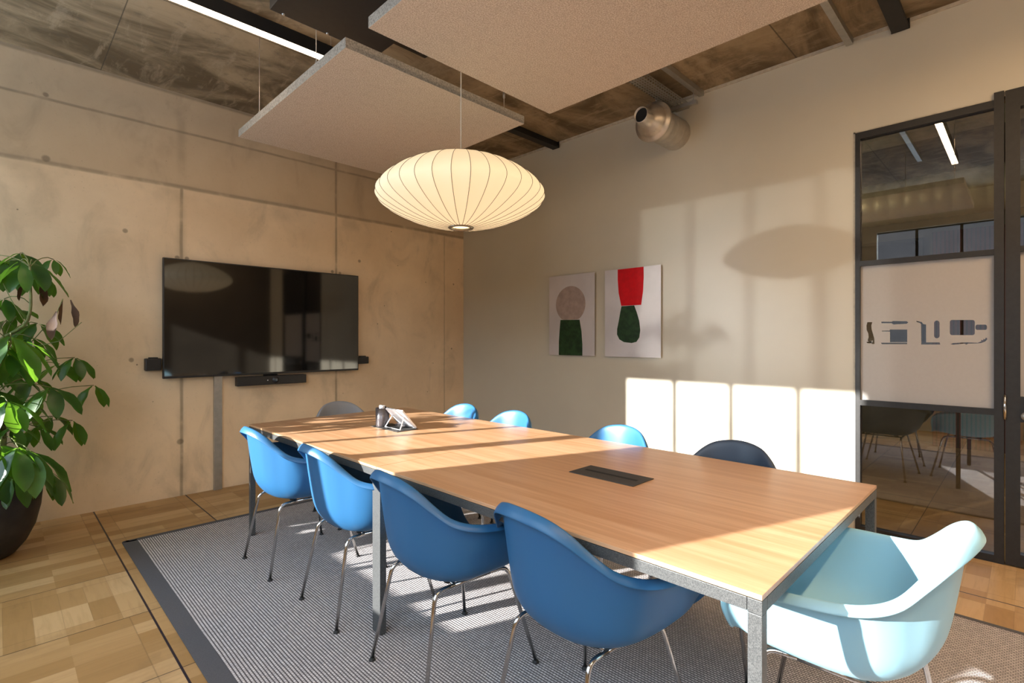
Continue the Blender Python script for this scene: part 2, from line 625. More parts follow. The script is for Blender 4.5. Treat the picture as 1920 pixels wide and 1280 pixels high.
# window wall with two window bands and a broad pier between
A0, A1 = -.383, -2.26
B0, B1 = -3.385, -6.1
bm = BM()
xo = XW - .10
box(bm, xo, XW, YB, 0, 0, WSILL)
box(bm, xo, XW, YB, 0, WTOP, H)
box(bm, xo, XW, A0, 0, WSILL, WTOP)
box(bm, xo, XW, B0, A1, WSILL, WTOP)
box(bm, xo, XW, YB, B1, WSILL, WTOP)
struct('wall_left', bm, MT['wallg'])
def win(name, ys, y0, y1, heavy=()):
    bm = BM()
    for y in ys:
        box(bm, XW - .08, XW - .03, y - .017, y + .017, WSILL, WTOP)
    for y in heavy:
        box(bm, XW - .085, XW - .025, y - .045, y + .045, WSILL, 2.15)
    box(bm, XW - .08, XW - .03, y1, y0, WTOP - .02, WTOP)
    box(bm, XW - .08, XW - .03, y1, y0, WSILL, WSILL + .02)
    struct(name, bm, MT['blackm'])
win('window_2', (-2.817 + 1.95, -3.300 + 1.95, -3.787 + 1.95), A0, A1, (-3.787 + 1.95,))
win('window_3', (-3.86, -4.35, -4.84, -5.33, -5.82), B0, B1)
# thin pale line where the grey wall meets the ceiling
struct('trim_1', boxbm(-.012, 0, YB, 0, H - .022, H), MT['plaster'])
# the pale plaster return round the glazed opening
bm = BM()
box(bm, -.003, T, GY0 - .012, GY0, 0, GZ)
box(bm, -.003, T, -4.86, GY0, GZ - .010, GZ)
struct('trim_2', bm, MT['plaster'])

# ------------------------------------------------------------------ glazed partition and door
fx0, fx1 = -.012, .048
w1 = bpy.data.objects.new('window_1', None)
COL.objects.link(w1)
w1['kind'] = 'structure'
bm = BM()
box(bm, fx0, fx1, -4.190, GY0 - .012, 0, GZ - .01)
box(bm, fx0, fx1, -4.850, -4.190, GZ - .055, GZ - .01)
box(bm, fx0, fx1, -4.850, -4.190, 0, .042)
box(bm, fx0, fx1, -4.850, -4.190, 1.795, 1.828)
box(bm, fx0, fx1, -4.850, -4.190, .858, .895)
box(bm, fx0 - .006, fx1 + .006, -4.893, -4.850, 0, GZ + .03)
obj('frame', bm, MT['blackm'], w1)
obj('glass_pane', boxbm(.014, .020, -4.850, -4.190, .042, GZ - .055), MT['glass'], w1)

# frosted film with kitchen tools cut out of it (film on the room side of the pane)
from math import sqrt
def yz(u, v):
    # wall coordinates of a measured point of the film artwork (film plane x = .012)
    a = (u - 960) / 966.3
    s = sqrt(.5)
    t = (.012 + 4.13) / (s + a * s)
    return (-4.988 + t * (s - a * s), 1.298 - (v - 637) / 966.3 * t)
def gl(pts):
    return [yz(1600 + X / 6.0, 560 + Y / 6.0) for X, Y in pts]
def rrect(x0, y0, x1, y1, r, n=5):
    out = []
    for cx, cy, a0 in ((x1 - r, y0 + r, -90), (x1 - r, y1 - r, 0), (x0 + r, y1 - r, 90), (x0 + r, y0 + r, 180)):
        for i in range(n + 1):
            a = R(a0 + 90 * i / n)
            out.append((cx + r * math.cos(a), cy + r * math.sin(a)))
    return out
holes = []
holes.append([(158, 262), (214, 262), (202, 300), (205, 340), (222, 400), (236, 450), (238, 508), (212, 508), (200, 470), (176, 480), (160, 470), (172, 430), (168, 390), (150, 350), (148, 300)])
holes.append([(144, 486), (222, 468), (216, 488), (190, 500), (160, 500)])
holes.append([(312, 258), (430, 258), (445, 250), (600, 252), (618, 266), (600, 280), (450, 288), (430, 274), (316, 274)])
holes.append([(320, 358), (410, 358), (410, 345), (606, 345), (606, 488), (412, 488), (412, 368), (320, 366)])
holes.append([(308, 494), (604, 494), (606, 510), (322, 510)])
holes.append([(708, 248), (770, 262), (786, 284), (818, 290), (818, 490), (970, 490), (978, 514), (762, 514), (764, 500), (762, 285), (750, 272), (712, 258)])
holes.append(rrect(908, 244, 970, 444, 30))
holes.append(rrect(1086, 236, 1368, 408, 24)[:12] + rrect(1086, 236, 1368, 408, 24)[12:])
holes.append(rrect(1374, 290, 1504, 350, 22))
holes.append([(1090, 510), (1120, 498), (1230, 492), (1280, 490), (1400, 494), (1440, 478), (1436, 460), (1450, 466), (1462, 462), (1460, 448), (1474, 456), (1486, 450), (1486, 438), (1504, 440), (1506, 460), (1480, 482), (1440, 496), (1400, 502), (1290, 504), (1270, 516), (1250, 504), (1120, 516)])
# drop the duplicated outline order problem: board shape again, simply
holes[7] = rrect(1086, 238, 1366, 408, 24)
cu = bpy.data.curves.new('film_outline', 'CURVE')
cu.dimensions = '2D'
cu.fill_mode = 'BOTH'
cu.extrude = .0006
def spl(pts):
    sp = cu.splines.new('POLY')
    sp.points.add(len(pts) - 1)
    for i, (a, b) in enumerate(pts):
        sp.points[i].co = (-a, b, 0, 1)
    sp.use_cyclic_u = True
fz0, fz1 = .895, 1.795
spl([(-4.190, fz0), (-4.850, fz0), (-4.850, fz1), (-4.190, fz1)])
for hpts in holes:
    spl(gl(hpts))
tmp = bpy.data.objects.new('tmp_outline', cu)
COL.objects.link(tmp)
bpy.context.view_layer.update()
dg = bpy.context.evaluated_depsgraph_get()
me = bpy.data.meshes.new_from_object(tmp.evaluated_get(dg))
bpy.data.objects.remove(tmp)
me.name = 'frosted_film'
me.materials.clear()
me.materials.append(MT['frost'])
for v in me.vertices:
    a, b, c = v.co
    v.co = (.0125 - c, -a, b)
film = bpy.data.objects.new('frosted_film', me)
link(film, w1)
film['label'] = 'frosted film band with clear cut-outs of kitchen tools'

d1 = bpy.data.objects.new('door_1', None)
COL.objects.link(d1)
d1['kind'] = 'structure'
bm = BM()
dy0, dy1 = -4.898, -5.90
box(bm, fx0, fx1, dy0 - .062, dy0, .006, GZ - .02)
box(bm, fx0, fx1, dy1, dy1 + .062, .006, GZ - .02)
box(bm, fx0, fx1, dy1 + .062, dy0 - .062, GZ - .08, GZ - .02)
box(bm, fx0, fx1, dy1 + .062, dy0 - .062, .006, .075)
box(bm, fx0, fx1, dy1 + .062, dy0 - .062, 1.800, 1.833)
box(bm, fx0, fx1, dy1 + .062, dy0 - .062, .83, .975)
obj('frame', bm, MT['blackm'], d1)
obj('glass_pane', boxbm(.014, .020, dy1 + .062, dy0 - .062, .075, GZ - .08), MT['glass'], d1)
obj('frosted_film', boxbm(.0115, .0135, dy1 + .062, dy0 - .062, .975, 1.800), MT['frost'], d1)
bm = BM()
lathe(bm, [(.0, -.030), (.022, -.030), (.024, -.024), (.024, -.0125)], 20, (0, -4.985, .865), 'X')
obj('lock_cylinder', bm, MT['galv'], d1)
bm = BM()
tube(bm, [(-.012, -4.985, .955), (-.055, -4.985, .955), (-.062, -4.992, .955), (-.062, -5.10, .955)], .009, 10)
obj('handle', bm, MT['chrome'], d1, smooth=True)
bm = BM()
tube(bm, [(-.022, -4.896, .84), (-.022, -4.896, .98)], .008, 10)
obj('hinge', bm, MT['chrome'], d1, smooth=True)
tr = boxbm(fx0, fx1, dy1, dy0, GZ - .02, GZ + .028)
struct('trim_3', tr, MT['blackm'])

# ------------------------------------------------------------------ room beyond the glass
struct('ceiling_corridor', boxbm(.13, 4.3, -6.75, .15, H, H + .15), MT['darkc'])
struct('wall_corridor', boxbm(4.1, 4.3, YB, 0, 0, H), MT['darkw'])
bm = BM()
N = 150
rad = .215
rings = []
for i in range(N + 1):
    y = -6.4 + 6.2 * i / N
    rings.append((rad + (.011 if i % 3 == 0 else 0), y))
lathe(bm, rings, 32, (2.55, 0, 2.74), 'Y')
t = obj('ventilation_duct', bm, MT['duct'], smooth=False)
for p in t.data.polygons:
    p.use_smooth = True
tag(t, 'large ribbed round metal duct behind the glass partition', 'duct')
bm = BM()
box(bm, 1.2, 1.45, -6.5, -.05, 3.0, 3.28)
tag(obj('ceiling_beam', bm, MT['beige']), 'dull beige beam near the ceiling behind the glass', 'beam')
tt = obj('slatted_panel', boxbm(4.02, 4.095, -5.9, -4.16, .0005, 2.62), MT['slats'])
tag(tt, 'dark red slatted wall panel behind the glass partition', 'wall panel')
ds = thing('corridor_screen', 'large dark screen behind the glass partition, below the duct', 'screen', (4.03, -3.35, 1.75))
obj('frame', boxbm(-.03, .06, -.72, .72, -.47, .82), MT['blackd'], ds)
obj('panel', boxbm(-.036, -.03, -.68, .68, -.43, .78), MT['screen'], ds)

# ------------------------------------------------------------------ rug
RX0, RX1, RY0, RY1 = -3.565, -.925, -6.05, -.885
rg = thing('area_rug', 'grey woven rug with dark binding lying under the meeting table', 'rug', (0, 0, 0))
bw = .078
obj('woven_field', boxbm(RX0 + bw, RX1 - .03, RY0 + bw, RY1 - .045, 0.0005, .006), MT['rug'], rg)
bm = BM()
def rugpoly(x0, x1, y0, y1, r):
    return rrect(x0, y0, x1, y1, r, 4)
outp = rugpoly(RX0, RX1, RY0, RY1, .03)
inn = [(RX0 + bw, RY0 + bw), (RX1 - .03, RY0 + bw), (RX1 - .03, RY1 - .045), (RX0 + bw, RY1 - .045)]
box(bm, RX0, RX0 + bw, RY0 + .02, RY1 - .02, .0005, .0075, bevel=.002)
box(bm, RX1 - .03, RX1, RY0 + .02, RY1 - .02, .0005, .0075, bevel=.002)
box(bm, RX0 + .02, RX1 - .02, RY1 - .045, RY1, .0005, .0075, bevel=.002)
box(bm, RX0 + .02, RX1 - .02, RY0, RY0 + bw, .0005, .0075, bevel=.002)
for cx, cy in ((RX0 + .02, RY1 - .02), (RX1 - .02, RY1 - .02), (RX0 + .02, RY0 + .02), (RX1 - .02, RY0 + .02)):
    lathe(bm, [(0.0005, .0075), (.018, .0075), (.02, .0055), (.02, .0005)], 20, (cx, cy, 0))
obj('border', bm, MT['rugb'], rg)

# ------------------------------------------------------------------ meeting table
TX0, TX1, TY0, TY1 = -2.949, -1.741, -4.579, -1.343
TZ = .740
YM = (TY0 + TY1) / 2
tb = thing('meeting_table', 'long light oak meeting table on grey square steel legs, standing on the rug', 'table', ((TX0 + TX1) / 2, YM, 0))
hx, hy = (TX1 - TX0) / 2, (TY1 - TY0) / 2
for (a, b) in ((-hy, -.0012), (.0012, hy)):
    bm = boxbm(-hx, hx, a, b, TZ - .012, TZ, bevel=.0012)
    obj('tabletop', bm, MT['oak'], tb)
L = .032
for sy in (-1, 1):
    for sx in (-1, 1):
        x0, x1 = (-hx, -hx + L) if sx < 0 else (hx - L, hx)
        y0, y1 = (-hy, -hy + L) if sy < 0 else (hy - L, hy)
        bm = boxbm(x0 + .0005, x1 - .0005, y0 + .0005, y1 - .0005, .010, TZ - .0465, bevel=.0015)
        o = obj('leg', bm, MT['steel'], tb)
        bm = boxbm(x0, x1, y0, y1, TZ - .0455, TZ - .014, bevel=.001)
        obj('corner_joint', bm, MT['steel'], o)
        obj('foot', boxbm(x0 + .003, x1 - .003, y0 + .003, y1 - .003, .0062, .010), MT['foot'], o)
for sx in (-1, 1):
    x0, x1 = (-hx, -hx + L) if sx < 0 else (hx - L, hx)
    o = obj('leg', boxbm(x0 + .0005, x1 - .0005, -L, L, .010, TZ - .0445, bevel=.0015), MT['steel'], tb)
    obj('foot', boxbm(x0 + .003, x1 - .003, -L + .003, L - .003, .0062, .010), MT['foot'], o)
for (x0, x1, y0, y1) in ((-hx, -hx + .024, -hy + L + .001, hy - L - .001), (hx - .024, hx, -hy + L + .001, hy - L - .001),
                         (-hx + L + .001, hx - L - .001, -hy, -hy + .024), (-hx + L + .001, hx - L - .001, hy - .024, hy),
                         (-hx + .025, hx - .025, -.03, .03)):
    obj('apron_rail', boxbm(x0, x1, y0, y1, TZ - .0440, TZ - .0140, bevel=.001), MT['steel'], tb)
cx = (TX0 + TX1) / 2
for yy in (-3.775 - YM, -2.145 - YM):
    f = obj('cable_flap', boxbm(-.077, .077, yy - .155, yy + .155, TZ + .0002, TZ + .0035, bevel=.001), MT['flap'], tb)
    obj('slot', boxbm(-.009, .009, yy - .125, yy + .125, TZ + .0033, TZ + .0042), MT['slot'], f)
    obj('cable_box', boxbm(-.07, .07, yy - .15, yy + .15, TZ - .07, TZ - .0125), MT['blackd'], f)

# ------------------------------------------------------------------ armchairs
RIM = [(0, (.268, 0, .413)), (22, (.264, .095, .415)), (42, (.252, .180, .428)), (53, (.240, .238, .470)), (62, (.232, .284, .548)),
       (71, (.200, .308, .602)), (82, (.130, .318, .626)), (95, (.040, .318, .634)), (110, (-.040, .308, .638)),
       (122, (-.104, .284, .646)), (134, (-.155, .240, .664)), (146, (-.196, .190, .708)), (156, (-.234, .146, .757)),
       (166, (-.266, .092, .789)), (180, (-.284, 0, .802))]
JUN = [(0, (.205, 0, .440)), (22, (.200, .085, .439)), (42, (.185, .150, .434)), (54, (.165, .178, .428)), (64, (.140, .190, .424)),
       (73, (.115, .197, .421)), (82, (.075, .200, .418)), (95, (.020, .200, .415)), (110, (-.040, .194, .413)),
       (122, (-.085, .180, .413)), (134, (-.118, .155, .414)), (146, (-.145, .122, .416)), (156, (-.162, .090, .418)),
       (166, (-.172, .052, .420)), (180, (-.177, 0, .421))]
def shell_bm():
    bm = BM()
    nth = len(RIM)
    full = []
    for s in (1, -1):
        rng = range(nth) if s == 1 else range(nth - 2, 0, -1)
        for i in rng:
            th, r = RIM[i]
            _, j = JUN[i]
            full.append((Vector((r[0], r[1] * s, r[2])), Vector((j[0], j[1] * s, j[2]))))
    n = len(full)
    NT = 88
    def closed(idx, t):
        s = t * n
        i = int(s) % n
        u = s - int(s)
        p = [full[(i + k) % n][idx] for k in (-1, 0, 1, 2)]
        return .5 * ((2 * p[1]) + (p[2] - p[0]) * u + (2 * p[0] - 5 * p[1] + 4 * p[2] - p[3]) * u * u + (3 * p[1] - p[0] - 3 * p[2] + p[3]) * u ** 3)
    C0 = Vector((.005, 0, .404))
    NR = 16
    grid = []
    for a in range(NT):
        t = a / NT
        r, j = closed(0, t), closed(1, t)
        hgt = max(0.0, r.z - j.z)
        out = Vector((r.x - C0.x, r.y, 0)).normalized()
        k = min(1, max(0, (r.z - .45) / .12))
        # wall bulges out low, then rises steeply
        c2 = j.lerp(r, .42)
        c2.z = j.z + (r.z - j.z) * .20 + (.004 if k == 0 else 0)
        c2 = c2 + out * .010 * k
        c3 = j.lerp(r, .74)
        c3.z = j.z + (r.z - j.z) * .58
        c3 = c3 + out * .004 * k
        back = min(1, max(0, (r.z - .69) / .08))
        lipw = .004 + .022 * k + .004 * back
        l1 = r + out * lipw * .62 + Vector((0, 0, .002 * k))
        l2 = r + out * lipw + Vector((0, 0, -.007 - .006 * k - .006 * back))
        j0 = C0.lerp(j, .5)
        j0.z = C0.z + .003
        pts = [C0 + (j - C0) * .06, j0, C0.lerp(j, .82) + Vector((0, 0, -.003)), j, c2, c3, r - out * .001 * k, l1, l2]
        col = []
        M = 26
        for b in range(M + 1):
            col.append(bm.verts.new(cat_rom(pts, b / M)))
        grid.append(col)
    M = 26
    cv = bm.verts.new(C0)
    for a in range(NT):
        g0, g1 = grid[a], grid[(a + 1) % NT]
        bm.faces.new((cv, g0[0], g1[0]))
        for b in range(M):
            bm.faces.new((g0[b], g0[b + 1], g1[b + 1], g1[b]))
    return bm

def make_chair(label, mat, group):
    t = thing('armchair', label, 'chair', (0, 0, 0), 0, group)
    o = obj('seat_shell', shell_bm(), mat, t, smooth=True)
    sm = o.modifiers.new('thick', 'SOLIDIFY')
    sm.thickness = .0055
    sm.offset = 0
    ss = o.modifiers.new('sub', 'SUBSURF')
    ss.levels = 1
    ss.render_levels = 1
    zr = .389
    def bend(p, q, s, n=6):
        return [p.lerp(q, 0) for _ in ()]
    for sy in (-1, 1):
        for (fx, fy, bx, by) in ((-.238, .200, -.150, .158), (.250, .243, .150, .162)):
            foot = Vector((fx, fy * sy, .018))
            top = Vector((bx * 1.12, by * sy, zr))
            ins = Vector((bx * .55, .156 * sy, zr))
            d1 = (foot - top).normalized()
            d2 = (ins - top).normalized()
            rb = .040
            P = [foot]
            a0 = top + d1 * rb
            a1 = top + d2 * rb
            for i in range(9):
                u = i / 8
                P.append(a0 * (1 - u) ** 2 + top * 2 * u * (1 - u) + a1 * u * u)
            P.append(ins)
            bm = BM()
            tube(bm, P, .0078, 12)
            lg = obj('leg', bm, MT['chrome'], t, smooth=True)
            bm = BM()
            lathe(bm, [(0.0005, .018), (.009, .018), (.010, .014), (.014, .009), (.014, .0065), (0.0005, .0065)], 14, (foot.x, foot.y, 0))
            obj('glide', bm, MT['foot'], lg, smooth=False)
        bm = BM()
        tube(bm, [(-.083, .156 * sy, zr), (.083, .156 * sy, zr)], .0076, 12)
        obj('side_rail', bm, MT['chrome'], t, smooth=True)
    for x in (-.078, .078):
        bm = BM()
        tube(bm, [(x, -.152, zr - .002), (x, .152, zr - .002)], .0068, 10)
        obj('cross_bar', bm, MT['chrome'], t, smooth=True)
    for x in (-.078, .078):
        for y in (-.11, .11):
            bm = BM()
            lathe(bm, [(0.0005, zr - .004), (.019, zr - .004), (.019, zr + .0155), (0.0005, zr + .0155)], 16, (x, y, 0))
            obj('shock_mount', bm, MT['black'], t)
    return t

def dup(root, label, group, mat=None):
    r = root.copy()
    COL.objects.link(r)
    r['label'] = label
    if group:
        r['group'] = group
    for ch in list(root.children):
        c = ch.copy()
        COL.objects.link(c)
        c.parent = r
        if mat is not None and ch.name.startswith('seat_shell'):
            c.material_slots[0].link = 'OBJECT'
            c.material_slots[0].material = mat
        for g in ch.children:
            d = g.copy()
            COL.objects.link(d)
            d.parent = c
    return r

GN = 'armchairs around the meeting table'
chair0 = make_chair('blue armchair on the near side of the table beside the farthest leg', MT['blue'], GN)
CH = [
    (-2.855, -1.915, 0, None, None),
    (-2.825, -2.640, -2, 'sunlit blue armchair on the near side, just behind the middle table leg', None),
    (-2.835, -3.335, -4, 'blue plastic armchair in shade just in front of the middle table leg', None),
    (-2.770, -3.975, -6, 'largest blue plastic armchair in shade on the near side, closest to the viewer', None),
    (-1.895, -1.985, 180, 'blue armchair across the table whose back shows nearest the corner of the walls', None),
    (-1.895, -2.515, 180, 'blue armchair across the table, second back from the corner of the walls', None),
    (-1.895, -3.365, 180, 'blue armchair across the table at the left edge of the sunlit wall patches', None),
    (-1.895, -4.005, 180, 'dark slate armchair across the table, its back against the sunlit wall patches', 'navy'),
    (-2.235, -1.425, -90, 'grey plastic armchair at the far head of the table in front of the concrete wall', 'greyp'),
    (-2.350, -4.600, 92, 'pale ice blue armchair in sunlight at the near head of the table', 'ice'),
]
for i, (x, y, a, lab, mk) in enumerate(CH):
    c = chair0 if i == 0 else dup(chair0, lab, GN, MT[mk] if mk else None)
    c.location = (x, y, 0)
    c.rotation_euler = (0, 0, R(a))

# ------------------------------------------------------------------ things on the table
cup = thing('pen_cup', 'smoky grey round pen cup standing at the end of the far cable flap', 'cup', (-2.375, -2.055, TZ + .0036))
bm = BM()
lathe(bm, [(0.0005, .0), (.040, .0), (.042, .003), (.044, .118), (.042, .118), (.040, .006), (0.0005, .006)], 32)
obj('body', bm, MT['cupm'], cup)
rc = thing('remote_control', 'white remote control standing upright in the pen cup', 'remote control', (-2.378, -2.058, TZ + .0105))
bm = boxbm(-.011, .011, -.022, .022, 0, .128, bevel=.004)
obj('body', bm, MT['white'], rc)
obj('button', boxbm(-.004, .004, -.008, .008, .1281, .1295), MT['black'], rc)
for dy_ in (-.030, .031):
    pen = thing('pen', ('dark pen standing in the pen cup on the %s of the remote control' % ('right' if dy_ < 0 else 'left')), 'pen', (-2.372, -2.055 + dy_, TZ + .0105))
    bm = BM()
    tube(bm, [(0, 0, 0), (0, 0, .124)], .0045, 8)
    obj('barrel', bm, MT['black'], pen)

tp = thing('touch_panel', 'white tablet leaning on a wire stand on the far cable flap', 'tablet', (-2.33, -2.195, TZ + .0043))
# tablet: leans, screen towards the far side of the table
ang = math.atan2(.118, .105)
mtx = Matrix.Translation((.055, 0, .004)) @ Matrix.Rotation(-(PI / 2 - ang) - 0, 4, 'Y')
bm = BM()
box(bm, -.006, .006, -.095, .095, 0, .155, bevel=.003, mat=mtx)
obj('body', bm, MT['white'], tp, auto=30)
bm = BM()
box(bm, .0061, .0066, -.086, .086, .01, .145, mat=mtx)
obj('screen', bm, MT['screen'], tp)
bm = BM()
for sy in (-1, 1):
    pass
tube(bm, [(-.012, .062, .085), (-.058, .085, .004), (-.058, -.085, .004), (-.012, -.062, .085)], .0042, 8)
tube(bm, [(-.012, .062, .085), (-.012, -.062, .085)], .0042, 8)
tube(bm, [(-.012, .062, .085), (.050, .085, .004), (.050, -.085, .004), (-.012, -.062, .085)], .0035, 8)
obj('wire_stand', bm, MT['white'], tp)
cab = BM()
pts = []
for i in range(46):
    a = i / 45 * 2 * PI * 1.8
    pts.append((.005 + .018 * math.cos(a), .01 + .05 * math.sin(a), .008 + .0006 * i * .6))
pts += [(.03, -.06, .012), (.06, -.09, .004)]
tube(cab, pts, .0022, 6)
cbo = obj('cable', cab, MT['cupm'], tp, smooth=True)

# ------------------------------------------------------------------ wall display
tv = thing('wall_display', 'large black flat screen mounted on the concrete wall', 'television', (-2.33, 0, 0))
hw = .855
obj('bezel', boxbm(-hw, hw, -.080, -.045, .985, 1.962, bevel=.003), MT['black'], tv)
obj('screen', boxbm(-hw + .009, hw - .009, -.0815, -.0795, 1.003, 1.953), MT['screen'], tv)
obj('chassis', boxbm(-.62, .62, -.045, -.0175, 1.10, 1.80), MT['blackd'], tv)
obj('wall_bracket', boxbm(-.35, .35, -.0172, -.0005, 1.25, 1.65), MT['blackd'], tv)
vb = thing('video_bar', 'slim black conference camera bar mounted just below the television', 'camera', (-2.33, 0, 0))
obj('body', boxbm(-.308, .308, -.085, -.022, .888, .968, bevel=.006), MT['black'], vb)
bm = BM()
lathe(bm, [(0.0005, -.094), (.016, -.094), (.020, -.091), (.030, -.0865), (.030, -.0852)], 28, (.02, 0, .93), 'Y')
ln = obj('lens_ring', bm, simple('lens_housing', (.03, .03, .035), .25), vb)
bm = BM()
lathe(bm, [(0.0005, -.0965), (.008, -.0960), (.014, -.0942)], 24, (.02, 0, .93), 'Y')
obj('lens', bm, simple('lens_glass', (.03, .06, .09), .05, spec=1.0), ln)
bm = BM()
lathe(bm, [(0.0005, -.0865), (.005, -.0865), (.005, -.0852)], 12, (-.05, 0, .93), 'Y')
obj('indicator', bm, MT['white'], vb)
obj('mount', boxbm(-.06, .06, -.021, -.0005, .90, .985), MT['blackd'], vb)
for (xa, xb, za, zb, lab) in ((-3.300, -3.190, 1.052, 1.150, 'small black speaker box on the concrete wall left of the television'),
                              (-1.466, -1.345, 1.048, 1.122, 'small black speaker box on the concrete wall right of the television')):
    sp = thing('wall_speaker', lab, 'speaker', ((xa + xb) / 2, 0, (za + zb) / 2), 0, 'speaker boxes beside the television')
    w, h = (xb - xa) / 2, (zb - za) / 2
    obj('body', boxbm(-w, w, -.062, -.001, -h, h, bevel=.008), MT['black'], sp)
    obj('grille', boxbm(-w + .012, w - .012, -.0635, -.0615, -h + .012, h - .012), MT['blackd'], sp)
    obj('clip', boxbm(-w * .5, w * .6, -.045, -.01, h - .001, h + .008, bevel=.002), MT['blackd'], sp)
bm = boxbm(-2.803, -2.741, -.032, -.0005, .0005, 1.02, bevel=.002)
tag(obj('cable_channel', bm, MT['galv']), 'upright steel cable channel running from the floor up to the television', 'cable channel')

# ------------------------------------------------------------------ pictures on the grey wall
def picture(name, y0, y1, label, shapes):
    z0, z1 = 1.140, 1.957
    t = thing(name, label, 'picture', (0, (y0 + y1) / 2, (z0 + z1) / 2), 0, 'pictures on the grey wall')
    w, h = abs(y0 - y1) / 2, (z1 - z0) / 2
    obj('metal_sheet', boxbm(-.022, -.019, -w, w, -h, h), MT['alu'], t)
    obj('backing', boxbm(-.0185, -.0005, -w + .01, w - .01, -h + .01, h - .01), MT['blackd'], t)
    for (nm, poly, mt, d) in shapes:
        bm = BM()
        # poly in fractions: u from picture left (0) to right (1), v from top (0) to bottom (1)
        prism(bm, [(w - u * 2 * w, h - v * 2 * h) for u, v in poly], -.0222 - d, -.0221, 'X')
        o = obj(nm, bm, mt, t)
        o['label'] = nm.replace('_', ' ')
def ell(cx, cy, rx, ry, cut=2.0, n=40):
    p = []
    for i in range(n):
        a = 2 * PI * i / n
        y = cy + ry * math.sin(a)
        p.append((cx + rx * math.cos(a), min(y, cut)))
    return p
picture('wall_picture', -1.433, -2.016, 'silvery picture with a round rose-brown shape on a dark green block, left of two',
        [('rose_brown_disc', ell(.485, .365, .325, .225, .555), MT['rose'], .0006),
         ('dark_green_block', [(.265, .555), (.685, .560), (.725, .70), (.745, .86), (.745, .998), (.225, .998), (.228, .82), (.245, .68)], MT['dgreen'], .0009)])
picture('wall_picture', -2.135, -2.722, 'silvery picture with a bright red block above a dark green drop, right of two',
        [('red_block', [(.245, .002), (.710, .002), (.712, .12), (.700, .27), (.668, .420), (.310, .420), (.262, .27), (.245, .12)], MT['red'], .0006),
         ('dark_green_drop', [(.315, .425), (.545, .422), (.590, .50), (.635, .60), (.652, .70), (.635, .78), (.585, .828), (.50, .842), (.36, .832), (.275, .80), (.232, .745), (.235, .68), (.262, .60), (.290, .50)], MT['dgreen'], .0009)])

# ------------------------------------------------------------------ ceiling things
def baffle(x0, x1, y0, y1, z0, z1, label):
    t = thing('acoustic_panel', label, 'acoustic panel', ((x0 + x1) / 2, (y0 + y1) / 2, z0), 0, 'felt panels hanging from the ceiling')
    w, l = (x1 - x0) / 2, (y1 - y0) / 2
    fb = obj('felt_board', boxbm(-w, w, -l, l, 0, z1 - z0, bevel=.002), [MT['felt'], MT['feltg']], t)
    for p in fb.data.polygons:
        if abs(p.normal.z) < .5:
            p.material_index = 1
    for sx in (-1, 1):
        for sy in (-1, 1):
            bm = BM()
            px, py = sx * (w - .11), (l - .07) if sy > 0 else (-l + (.555 if sx < 0 else .07))
            tube(bm, [(px, py, z1 - z0), (px, py, H - z0)], .0022, 6)
            o = obj('hanging_wire', bm, MT['cable'], t)
            bm = BM()
            tube(bm, [(px, py, z1 - z0 + .10), (px, py, z1 - z0 + .135)], .007, 8)
            obj('wire_gripper', bm, MT['galv'], o)
            if sx < 0 and sy > 0:
                bm = BM()
                tube(bm, [(px + .003, py, z1 - z0 + .135), (px + .02, py - .01, z1 - z0 + .155), (px + .05, py - .02, z1 - z0 + .15), (px + .075, py - .03, z1 - z0 + .10), (px + .085, py - .035, z1 - z0 + .001)], .0018, 6)
                obj('loose_wire_end', bm, MT['cable'], o)
    return t
PZ = 2.66
baffle(-2.981, -1.775, -2.742, -1.239, PZ, PZ + .05, 'beige felt ceiling panel hanging above the far half of the table, nearer the concrete wall')
baffle(-2.981, -1.770, -4.600, -2.950, PZ, PZ + .05, 'beige felt ceiling panel above the near half of the table, cut by the picture edge')

# saucer pendant lamp
LX, LY, LZ = -2.34, -2.805, 2.105
pl = thing('pendant_lamp', 'large cream ribbed saucer pendant lamp glowing above the table', 'lamp', (LX, LY, LZ))
prof = [(.066, .186), (.10, .183), (.17, .168), (.25, .142), (.33, .105), (.395, .062), (.440, .018), (.456, -.014), (.452, -.040),
        (.425, -.072), (.375, -.104), (.31, -.136), (.24, -.162), (.17, -.180), (.11, -.190), (.064, -.194)]
NRB = 32
def lampr(r, a):
    # skin sags slightly inwards between the ribs
    f = abs(math.sin(a * NRB / 2))
    return r * (1 - .012 * f * min(1, r / .2))
bm = BM()
SEG = NRB * 6
PS = [Vector((r, 0, z)) for r, z in prof]
rings = []
for i in range(41):
    p = cat_rom(PS, i / 40)
    rings.append([bm.verts.new((lampr(p.x, 2 * PI * k / SEG) * math.cos(2 * PI * k / SEG), lampr(p.x, 2 * PI * k / SEG) * math.sin(2 * PI * k / SEG), p.z)) for k in range(SEG)])
for i in range(40):
    for k in range(SEG):
        bm.faces.new((rings[i][k], rings[i][(k + 1) % SEG], rings[i + 1][(k + 1) % SEG], rings[i + 1][k]))
obj('lamp_shade', bm, MT['lamp'], pl, smooth=True)
bm = BM()
ribm = simple('shade_rib_wire', (.09, .06, .03), .7)
for k in range(NRB):
    a = 2 * PI * k / NRB
    pts = []
    for i in range(33):
        p = cat_rom(PS, i / 32)
        pts.append(((p.x + .0006) * math.cos(a), (p.x + .0006) * math.sin(a), p.z))
    tube(bm, pts, .0013, 4)
rb = obj('rib_wires', bm, ribm, pl)
bm = BM()
lathe(bm, [(.050, -.192), (.052, -.200), (.066, -.202), (.070, -.196), (.066, -.190)], 40)
obj('bottom_ring', bm, simple('lamp_ring_metal', (.30, .26, .20), .35, .8), pl, smooth=True)
bm = BM()
lathe(bm, [(0.0005, -.165), (.047, -.168), (.051, -.188)], 40)
obj('diffuser', bm, emis('lamp_diffuser', (1, .86, .55), 1.3), pl, smooth=True)
bm = BM()
